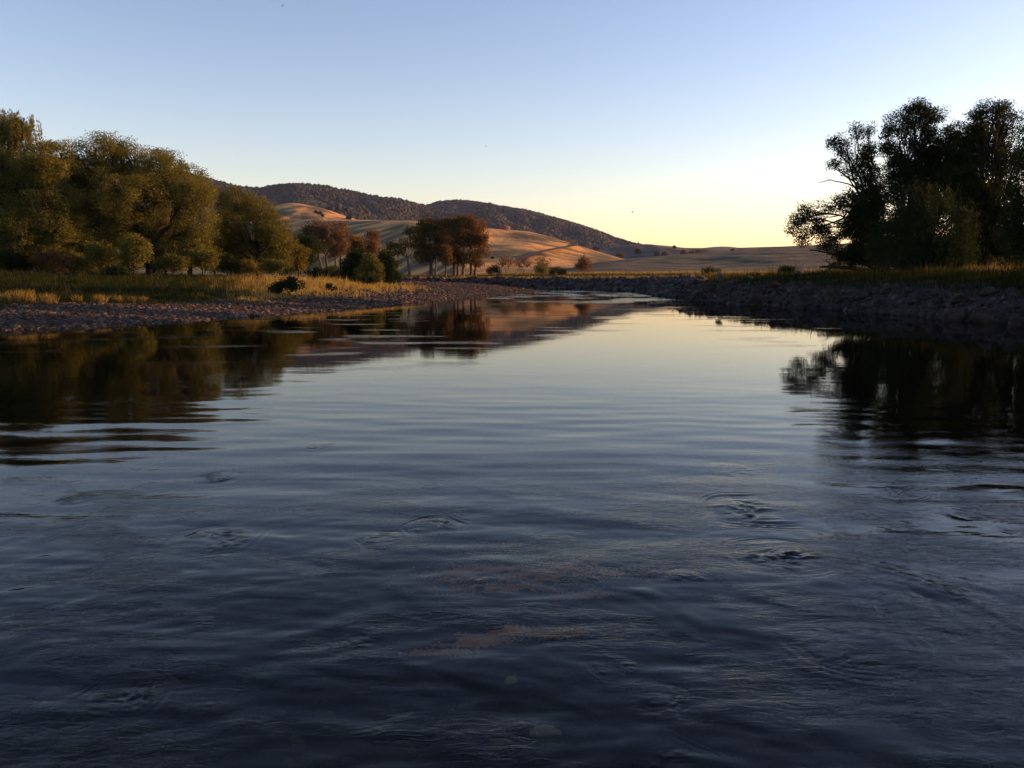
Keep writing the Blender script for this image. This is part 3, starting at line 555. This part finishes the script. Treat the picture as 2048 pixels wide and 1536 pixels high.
for px, py, rx, ry, D, mt, lab, dn in [(1012, 524, 20, 18, 178, 'russet', 'thin leafless-looking russet bush, leftmost of the three below the hill track', 15), (1048, 527, 20, 16, 180, 'russet', 'thin russet bush right below the lower end of the hill track', 14), (1085, 525, 18, 18, 182, 'russet', 'thin russet bush, right of the three below the hill track', 14),
                                       (988, 540, 14, 9, 172, 'shrub_dark', 'round dark green bush right of the orange twin-trunked gum', 80), (1083, 539, 16, 9, 172, 'willow', 'lit green bush in front of the thin russet bushes', 80), (1116, 543, 20, 7, 174, 'shrub_dark', 'long low dark bush between green bush and russet tree', 80),
                                       (1166, 527, 18, 19, 176, 'russet', 'solitary twiggy red brown bush at the edge of the pasture slope', 48), (1422, 543, 18, 6, 150, 'shrub_dark', 'flat dark bush at the foot of the pasture slope above the pale boulder', 70)]:
    tree('shrub', lab, 'bush', (px, 549), D, [(px - rx * .45, py + ry * .1, rx * .55, ry * .8), (px + rx * .45, py + ry * .1, rx * .55, ry * .8), (px, py - ry * .2, rx * .55, ry * .8)], .34, .09, mt, 'bark_pale' if dn < 50 else 'bark', .09, dens=dn, clump=.8, tw=.035 if dn < 50 else .02, shell=.3)
# lone trees on the hills
for h, px, py, r_, lab in [(brown, 1192, 497, 6, 'lone dark tree just beyond the edge of the golden hill'), (brown, 1276, 503, 7, 'round dark tree alone on the left of the brown hill'), (brown, 1314, 508, 6, 'dark tree left of the pair in the middle of the brown hill'),
                           (brown, 1330, 510, 8, 'biggest dark tree in the middle of the brown hill'), (brown, 1349, 494, 3.5, 'tiny tree on the skyline of the brown hill'), (brown, 1368, 506, 7, 'dark tree of the low clump right of the hill middle'),
                           (brown, 1383, 507, 6, 'low dark tree at the right of the clump on the brown hill'), (brown, 1397, 505, 6, 'dark tree standing right of the clump on the brown hill'), (brown, 1465, 502, 5, 'small dark tree on the far right of the brown hill'),
                           (brown, 1240, 512, 9, 'dark tree low behind the end of the golden hill'), (small, 632, 424, 3.5, 'small dark bush on the lit golden knoll, upper one'), (small, 640, 426.5, 4, 'wider dark bush on the golden knoll beside the upper one'),
                           (small, 645, 431, 3, 'small dark bush on the golden knoll, lower one'), (small, 697, 436, 5, 'dark bush near the right end of the golden knoll'), (spur, 1262, 524, 5, 'dark bush at the tip of the golden hill'), (spur, 985, 516, 3, 'small dark bush low on the golden hill by the twin-trunked gum')]:
    p, t_ = h.find(px, py + r_ * .7); D = p[1]
    tree('hill_tree', lab, 'tree', (px, py + r_), D, [(px - r_ * .3, py, r_ * .7, r_ * .75), (px + r_ * .35, py + .5, r_ * .65, r_ * .7), (px, py - r_ * .3, r_ * .55, r_ * .6)], .0011 * D * 1.1, .0005 * D * 1.1, 'gum' if h is brown else 'willow_dark', trunk_r=r_ * .08 * D / FPX, dens=22, clump=r_ * .3 * D / FPX, tw=.05, zbase=float(p[2]))
# outcrop on the crest
p, _ = spur.find(1008, 459)
o = obj('rock_outcrop', rock_mesh('rock_outcrop', 91, 26, (1.35, .8, .8), .05), noise_mat('red brown rock', [(.3, (.10, .055, .035)), (.7, (.22, .12, .07))], 1.5, .95, .6, 3)); o.location = p + np.array([0, 0, .6]); o.scale = (3.6, 3.6, 3.4)
tag(o, 'blocky red brown outcrop on the crest of the golden hill', 'rock')

# right bank trees
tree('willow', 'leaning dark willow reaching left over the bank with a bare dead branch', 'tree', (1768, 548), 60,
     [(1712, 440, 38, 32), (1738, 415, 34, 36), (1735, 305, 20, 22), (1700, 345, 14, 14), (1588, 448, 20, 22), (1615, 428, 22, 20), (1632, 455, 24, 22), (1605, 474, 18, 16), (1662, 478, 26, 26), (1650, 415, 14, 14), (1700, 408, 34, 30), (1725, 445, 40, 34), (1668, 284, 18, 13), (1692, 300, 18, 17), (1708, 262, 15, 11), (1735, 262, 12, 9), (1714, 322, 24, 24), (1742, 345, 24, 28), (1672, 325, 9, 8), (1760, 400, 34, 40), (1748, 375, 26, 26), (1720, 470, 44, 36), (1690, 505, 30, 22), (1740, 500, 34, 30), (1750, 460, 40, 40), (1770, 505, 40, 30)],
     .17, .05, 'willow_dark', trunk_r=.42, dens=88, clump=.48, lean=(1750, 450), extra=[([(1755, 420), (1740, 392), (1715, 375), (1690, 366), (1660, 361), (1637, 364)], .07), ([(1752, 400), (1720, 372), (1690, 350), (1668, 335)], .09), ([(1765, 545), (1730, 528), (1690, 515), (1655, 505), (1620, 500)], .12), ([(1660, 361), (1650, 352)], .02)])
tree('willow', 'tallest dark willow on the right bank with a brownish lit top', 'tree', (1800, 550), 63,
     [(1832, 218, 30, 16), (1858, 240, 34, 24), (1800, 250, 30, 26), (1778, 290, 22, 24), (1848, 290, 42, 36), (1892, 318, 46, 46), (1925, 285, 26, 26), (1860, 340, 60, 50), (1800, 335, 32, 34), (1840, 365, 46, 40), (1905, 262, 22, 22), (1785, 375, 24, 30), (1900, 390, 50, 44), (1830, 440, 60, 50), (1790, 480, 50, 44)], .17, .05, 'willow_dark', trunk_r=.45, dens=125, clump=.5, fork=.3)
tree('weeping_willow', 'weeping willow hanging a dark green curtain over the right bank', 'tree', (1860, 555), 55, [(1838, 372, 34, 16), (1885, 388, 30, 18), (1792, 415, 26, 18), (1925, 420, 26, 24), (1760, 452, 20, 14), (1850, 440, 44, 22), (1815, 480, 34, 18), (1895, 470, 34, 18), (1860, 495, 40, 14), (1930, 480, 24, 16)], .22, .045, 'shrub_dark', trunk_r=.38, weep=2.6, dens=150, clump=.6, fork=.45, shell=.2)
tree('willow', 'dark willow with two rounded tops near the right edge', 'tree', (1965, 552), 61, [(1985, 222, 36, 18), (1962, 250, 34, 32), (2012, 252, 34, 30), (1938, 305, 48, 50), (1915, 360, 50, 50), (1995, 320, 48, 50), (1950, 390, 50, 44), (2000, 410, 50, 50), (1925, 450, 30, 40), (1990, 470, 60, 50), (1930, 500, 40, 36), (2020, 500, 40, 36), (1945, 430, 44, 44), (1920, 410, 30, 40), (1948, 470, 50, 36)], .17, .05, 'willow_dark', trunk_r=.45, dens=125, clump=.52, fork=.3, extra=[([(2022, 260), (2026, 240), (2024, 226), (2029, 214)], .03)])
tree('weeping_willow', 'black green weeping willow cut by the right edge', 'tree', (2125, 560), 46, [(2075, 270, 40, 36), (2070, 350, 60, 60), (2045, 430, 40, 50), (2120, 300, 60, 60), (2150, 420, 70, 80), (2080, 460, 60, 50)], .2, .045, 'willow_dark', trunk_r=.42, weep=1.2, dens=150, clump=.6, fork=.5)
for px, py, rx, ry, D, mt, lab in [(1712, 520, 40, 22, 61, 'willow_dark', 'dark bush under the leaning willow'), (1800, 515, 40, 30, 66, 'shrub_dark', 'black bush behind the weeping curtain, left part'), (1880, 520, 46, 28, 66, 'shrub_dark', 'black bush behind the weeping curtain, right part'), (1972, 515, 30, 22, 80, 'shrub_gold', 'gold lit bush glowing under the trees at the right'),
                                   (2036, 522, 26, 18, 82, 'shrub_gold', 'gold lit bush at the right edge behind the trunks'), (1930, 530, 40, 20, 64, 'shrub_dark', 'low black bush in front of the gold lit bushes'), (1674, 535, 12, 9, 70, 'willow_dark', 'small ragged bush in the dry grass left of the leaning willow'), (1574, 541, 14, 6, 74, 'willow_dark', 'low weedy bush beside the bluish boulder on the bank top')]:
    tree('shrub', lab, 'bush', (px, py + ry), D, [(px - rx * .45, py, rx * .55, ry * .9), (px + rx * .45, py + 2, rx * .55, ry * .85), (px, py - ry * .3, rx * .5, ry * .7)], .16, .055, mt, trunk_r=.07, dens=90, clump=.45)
for px, D, lab in [(2345, 41, 'dark willow beyond the right edge, second along the bank'), (2640, 35, 'dark willow beyond the right edge, third along the bank'), (2960, 30, 'dark willow beyond the right edge, fourth along the bank')]:
    k = 60 / D
    tree('willow', lab, 'tree', (px, 560), D, [(px + a * k, 555 - (555 - b) * k, c * k, d * k) for a, b, c, d in [(-50, 310, 70, 40), (50, 300, 70, 40), (0, 320, 90, 60), (-70, 380, 70, 60), (70, 380, 70, 60), (0, 450, 90, 60), (-60, 500, 60, 50), (60, 500, 60, 50)]], .30, .12, 'willow_dark', trunk_r=.4, dens=90, clump=.8)

# ---------------------------------------------------------------- grass
def blades(X, Y, H, Wd, dry, wind=.25):
    N = len(X); Z = ground(X, Y); a = rng.uniform(0, 2 * math.pi, N); b = rng.uniform(0, 2 * math.pi, N)
    u = np.stack([np.cos(a), np.sin(a), 0 * a], 1) * Wd[:, None] * .5; P = np.stack([X, Y, Z - .03], 1)
    ln = np.stack([np.cos(b), np.sin(b), 0 * b], 1) * (H * rng.uniform(.05, wind * 2, N))[:, None]
    up = np.stack([0 * H, 0 * H, H], 1)
    m = P + up * .55 + ln * .3; t = P + up + ln
    V = np.stack([P - u, P + u, m + u * .7, m - u * .7, t], 1).reshape(-1, 3); i = np.arange(N)[:, None] * 5
    return V, i + np.array([[0, 1, 2, 3]]), i + np.array([[3, 2, 4]]), dry
def grass_obj(name, label, parts):
    V = []; Q = []; T = []; n0 = 0; r4 = []; r3 = []
    for v, q, t, d in parts: V.append(v); Q.append(q + n0); T.append(t + n0); n0 += len(v); r4.append(d)
    r4 = np.concatenate(r4); me = mesh_np(name, np.concatenate(V), [np.concatenate(Q), np.concatenate(T)], False, {'rnd': ('FACE', np.concatenate([r4, r4]))})
    return tag(obj(name, me, M['grass']), label, 'grass', kind='stuff')
# left meadow
N = 150000; Y = np.exp(rng.uniform(math.log(32), math.log(100), N)); X = (rng.uniform(-.64, -.08, N)) * Y
z, dl, dr, ins = ground(X, Y, True)
lim = gravel_width(X, Y) + 12 * sstep(88, 98, Y)
pxx = 1024 + FPX * X / Y; tuft = fbm(X / 1.3, Y / 1.3, 3, 71)
keep = (dl < dr) & ~ins & (dl > lim - 1.0) & (rng.uniform(0, 1, N) < .25 + .75 * sstep(0, 4, dl - lim) + .5 * tuft) & (tuft > -.55)
X, Y, dl, lim, tuft, pxx = (q[keep] for q in (X, Y, dl, lim, tuft, pxx))
dryf = np.clip(sstep(380, 600, pxx + 60 * tuft) * .85 + sstep(18, 30, dl - lim) * .5 * sstep(150, 420, pxx) + .2 * (tuft > .35), 0, 1)
dry = np.clip(dryf * .75 + rng.uniform(0, .38, len(X)) - .02, 0, 1)
H = (.26 + .15 * tuft + .12 * dryf) * rng.uniform(.6, 1.3, len(X)) * np.where(rng.uniform(0, 1, len(X)) < .04, 1.9, 1) * (.55 + .45 * sstep(0, 5, dl - lim))
grass_obj('meadow_grass', 'green and gold tall grass on the left bank behind the gravel', [blades(X, Y, np.maximum(H, .1), .00045 * Y + .01, dry)])
# right bank grass
N = 120000; Y = np.exp(rng.uniform(math.log(26), math.log(110), N)); X = rng.uniform(.12, .75, N) * Y
z, dl, dr, ins = ground(X, Y, True); tuft = fbm(X / 1.2, Y / 1.2, 3, 81)
keep = (dr < dl) & ~ins & (dr > 1.9 + 1.2 * tuft) & (dr < 34) & (rng.uniform(0, 1, N) < .3 + .7 * sstep(1.6, 4, dr) + .4 * tuft)
X, Y, dr, tuft = (q[keep] for q in (X, Y, dr, tuft))
dry = np.clip(sstep(8.5, 13, dr + 4.5 * tuft) * .42 + sstep(60, 78, Y) * .2 + rng.uniform(0, .36, len(X)), 0, 1)  # besides dryness, the gold fringe puts grazing sunlight into the blade colour
H = (.30 + .16 * tuft + .12 * sstep(5, 10, dr)) * rng.uniform(.5, 1.35, len(X)) * np.where(rng.uniform(0, 1, len(X)) < .04, 1.9, 1)
grass_obj('bank_grass', 'dark green grass on the right bank with a sunlit fringe coloured gold', [blades(X, Y, np.maximum(H, .1), .00045 * Y + .01, dry)])
# far field grass
N = 70000; Y = np.exp(rng.uniform(math.log(95), math.log(230), N)); X = rng.uniform(-.14, .34, N) * Y
z, dl, dr, ins = ground(X, Y, True); keep = (dr < dl) & ~ins & (dr > 3.6) & (dr < 75) & (rng.uniform(0, 1, N) < np.where(dr < 10, 1, .55) + np.where(np.abs(dr - 52) < 10, .4, 0))
X, Y, dr = X[keep], Y[keep], dr[keep]; tuft = fbm(X / 3, Y / 3, 2, 85)
dry = np.clip(.16 + .5 * (1 - sstep(6.5, 8.5, dr)) + .55 * np.exp(-((dr - 50) / 8) ** 4) + .1 * tuft + rng.uniform(-.15, .34, len(X)), 0, 1)  # gold strips and the darker band between put sun and shade into blade colour
grass_obj('field_grass', 'dry grass on the far field behind the stone bank, its sunlit strips coloured gold', [blades(X, Y, (.34 + .12 * tuft) * rng.uniform(.6, 1.3, len(X)), .0005 * Y, dry)])
# single gold tufts at the edge of the gravel
for k, (px, py, r_, lab) in enumerate([(45, 606, 34, 'biggest gold grass tuft on the gravel edge, leftmost'), (97, 608, 22, 'gold grass tuft next right of the biggest one'), (155, 606, 11, 'small lone gold tuft standing between two wider ones'), (200, 607, 18, 'gold tuft in the middle of the row on the gravel edge'),
                                       (236, 606, 14, 'gold tuft with pale stones beside it, left of the twin tufts'), (264, 606, 9, 'left of the two narrow gold tufts near the lit stones'), (287, 606, 9, 'right of the two narrow gold tufts near the lit stones'), (8, 606, 20, 'gold tuft cut by the left edge')]):
    D = 39.0
    for _ in range(12):
        c = at(px, py, D); g = float(ground(np.array([c[0]]), np.array([c[1]]))[0]); D += (c[2] - g) * 8
    rr = r_ * D / FPX; m_ = int(110 + 9 * r_); a = rng.uniform(0, 6.28, m_); q = rr * .75 * rng.uniform(0, 1, m_) ** .6
    X = c[0] + q * np.cos(a); Y = c[1] + q * np.sin(a) * .7
    v, qd, t, d = blades(X, Y, (.24 + .009 * r_) * rng.uniform(.35, 1.3, m_), np.full(m_, .022), np.clip(rng.uniform(.55, 1, m_), 0, 1), .45)
    root = np.array([c[0], c[1], g]); me = mesh_np('grass_tuft', v - root, [qd, t], False, {'rnd': ('FACE', np.concatenate([d, d]))})
    o = obj('grass_tuft', me, M['grass']); o.location = root; tag(o, lab, 'grass tuft', 'gold tufts along the gravel edge')

# ---------------------------------------------------------------- riprap on the right and far banks
protos = [rock_mesh('riprap_rock', 100 + k, 14 + k % 4 * 3, (1, rng.uniform(.65, .95), rng.uniform(.45, .75)), .05) for k in range(14)]
for m_ in protos: m_.materials.append(M['riprap'])
seg = np.diff(RIGHT, axis=0); ln = np.hypot(seg[:, 0], seg[:, 1]); cum = np.concatenate([[0], np.cumsum(ln)])
def along(s):
    i = np.clip(np.searchsorted(cum, s) - 1, 0, len(seg) - 1); f = (s - cum[i]) / ln[i]; p = RIGHT[i] + seg[i] * f
    d = seg[i] / ln[i]; nrm = np.array([-d[1], d[0]]); return p, nrm
# arc range that is seen on the right bank
iR = [k for k in range(len(RIGHT)) if RIGHT[k][1] > 78 and RIGHT[k][0] > 0][-1]; s_start = cum[iR]; iE = len(RIGHT) - 3; s_end = cum[iE] + 6
LAB = [('angular grey rock at the waterline of the right bank', 'rocks along the right waterline'), ('angular grey rock half way up the right bank', 'rocks half way up the right bank'), ('weathered rock among grass at the top of the right bank', 'rocks in the grass of the right bank')]
cnt = 0; tries = 0; placed = []
while cnt < 270 and tries < 9000:
    tries += 1
    s = s_start + (s_end - s_start) * rng.uniform(0, 1); p, nr = along(s)
    off = rng.uniform(-.25, 2.4) if rng.uniform() < .85 else rng.uniform(2, 4.2)
    if off > (2.5 if rng.uniform() < .88 else 4.2): continue
    big = rng.uniform(0, 1); sc = (.15 + .60 * big ** 3.2) * (1.0 if off < 1.6 else .7)
    q = p + nr * off
    if bool(inside(np.array([q[0]]), np.array([q[1]]))[0]) and off > .4: q = p - nr * off
    if any((q[0] - a) ** 2 + (q[1] - b_) ** 2 < (.62 * (sc + c_)) ** 2 for a, b_, c_ in placed): continue
    placed.append((q[0], q[1], sc)); z = float(ground(np.array([q[0]]), np.array([q[1]]))[0])
    o = bpy.data.objects.new('riprap_rock', protos[int(rng.integers(0, 14))]); COL.objects.link(o)
    o.location = (q[0], q[1], max(z, -.05) + sc * .12); o.scale = (sc * rng.uniform(.9, 1.5), sc * rng.uniform(.8, 1.2), sc * rng.uniform(.8, 1.2)); o.rotation_euler = (rng.normal(0, .5), rng.normal(0, .5), rng.uniform(0, 6.28))
    k = 0 if off < .9 else 1 if off < 2.8 else 2
    tag(o, LAB[k][0], 'rock', LAB[k][1]); cnt += 1
# the rest, too many to count
N = 5200; S_ = rng.uniform(cum[1], s_end, N); PP = []; SS = []
for s in S_:
    p, nr = along(s); off = rng.uniform(-.25, 3.6); q = p + nr * off
    PP.append(q); SS.append(off)
PP = np.array(PP); ins_ = inside(PP[:, 0], PP[:, 1]); far_ = PP[:, 1] > 76
z = ground(PP[:, 0], PP[:, 1]); S = np.where(far_, rng.uniform(.16, .55, N), rng.uniform(.05, .2, N))
SS = np.array(SS)
kp = (far_ | (SS < 2.3)) & (~ins_ | (dist_line(RIGHT, PP[:, 0], PP[:, 1]) < .4)) & (far_ | (rng.uniform(0, 1, N) < .6))
P = np.stack([PP[:, 0], PP[:, 1], z + S * .15], 1)[kp]; V, F, r_ = scatter_blobs(P, S[kp], I1, (1, 1, .75), .2, .6)
tag(obj('rubble', mesh_np('rubble', V, F, False, {'rnd': ('FACE', r_)}), M['riprap_far']), 'dark stone rubble armouring the far bank and filling between the rocks', 'rubble', kind='stuff')
def boulder(px, py, D, w, h, lab, mat, seed, rz=0., onw=False):
    c = at(px, py, D); me = rock_mesh('boulder', seed, 16, (1, .8, h / w), .06); o = obj('boulder', me, M[mat]); s = w * D / FPX
    o.location = c; o.scale = (s, s, s); o.rotation_euler = (rng.normal(0, .15), rng.normal(0, .15), rz); tag(o, lab, 'boulder')
boulder(1441, 551, 69, 10, 7, 'pale rounded boulder crowning the right bank', 'riprap_pale', 201)
boulder(1496, 555, 66, 13, 6, 'grey boulder on the bank top right of the pale one', 'riprap', 202)
boulder(1520, 549, 68, 10, 4, 'dark flat boulder on the bank top beside gold grass', 'riprap', 203)
boulder(1600, 547, 66, 16, 6, 'bluish flat boulder lying in the grass on the bank top', 'riprap_pale', 204, .4)
boulder(1668, 596, 47.5, 26, 22, 'big pointed slab boulder leaning on the right bank', 'riprap', 205, .5)
boulder(1550, 570, 54, 12, 9, 'reddish upright block half way up the right bank', 'riprap', 206)
boulder(1348, 597, 71, 14, 5, 'flat dark rock jutting into the river at the bank corner', 'riprap', 207)
boulder(1323, 598, 70.5, 4, 1.6, 'tiny dark rock breaking the water off the bank corner', 'riprap', 208)
boulder(1535, 603, 52, 16, 12, 'broad pale-faced rock at the waterline below the reddish block', 'riprap', 209, .3)
boulder(1990, 625, 35.5, 24, 15, 'largest rock at the waterline near the right edge', 'riprap', 210, .2)
# wooden post and fallen log
p = at(1388, 566, 66); tb = Tubes(); tb.add(np.array([[0, 0, -.2], [.01, 0, .25], [.03, 0, .55], [.03, .01, .62]]), [.075, .07, .065, .03], 8)
o = obj('wooden_post', tb.mesh('wooden_post'), M['wood']); o.location = (p[0], p[1], float(ground(np.array([p[0]]), np.array([p[1]]))[0])); tag(o, 'short dark wooden post stuck in the stone bank', 'post')
pts_ = np.array([at(x, y, 63) for x, y in [(1640, 534), (1668, 533), (1700, 536), (1730, 541), (1752, 544)]]); c = pts_[2].copy(); tb = Tubes(); tb.add(pts_ - c, [.06, .10, .13, .15, .16], 8)
tb.add(np.array([pts_[1], pts_[1] + [-.4, .2, .35], pts_[1] + [-.7, .2, .4]]) - c, [.05, .035, .015], 5)
o = obj('fallen_log', tb.mesh('fallen_log'), M['wood']); o.location = c; tag(o, 'dark fallen log lying in the grass below the leaning willow', 'log')
# insects in the air
def insect(px, py, D, s, tilt, lab):
    o = empty('flying_insect', at(px, py, D)); tag(o, lab, 'insect'); o.rotation_euler = (0, tilt, .5)
    v, f = I2; v = v * np.array([1, .35, .35]); v[:, 2] += .1 * (v[:, 0] < -.4)
    obj('body', mesh_np('body', v * s, f), M['insect'], o)
    for sg in (-1, 1):
        w = np.array([[.2, 0, .2], [.5, sg * .5, .7], [.1, sg * 1.1, 1.0], [-.5, sg * .9, .8], [-.3, sg * .2, .3]]); w2 = w + [0, 0, .05]
        obj('wing', mesh_np('wing', np.concatenate([w, w2]) * s, [np.array([[0, 1, 2, 3, 4], [9, 8, 7, 6, 5]]), np.array([[i, (i + 1) % 5, (i + 1) % 5 + 5, i + 5] for i in range(5)])], False), M['insect'], o)
insect(1265.5, 424, 7, .007, -.8, 'tiny dark insect flying above the brown hill')
insect(972, 293, 7, .0055, 0.4, 'tiny dark insect flying high above the gum trees')
insect(565, 11, 7, .006, .9, 'tiny dark insect at the top edge of the sky')

# ---------------------------------------------------------------- air
hv = np.array([[x, y, z] for z in (-2.5, 460) for x, y in ((-8200, -8200), (8200, -8200), (8200, 8200), (-8200, 8200))], float)
hf = np.array([[3, 2, 1, 0], [4, 5, 6, 7], [0, 1, 5, 4], [1, 2, 6, 5], [2, 3, 7, 6], [3, 0, 4, 7]])
hm = bpy.data.materials.new('haze'); hm.use_nodes = True; n = hm.node_tree.nodes; l = hm.node_tree.links; n.remove(n['Principled BSDF'])
pv = n.new('ShaderNodeVolumePrincipled'); pv.inputs['Color'].default_value = (.42, .60, 1, 1); pv.inputs['Density'].default_value = 3e-5
l.new(pv.outputs[0], n['Material Output'].inputs['Volume'])
tag(obj('haze', mesh_np('haze', hv, hf, False), hm), 'thin evening haze softening the far hills', 'haze', kind='stuff')
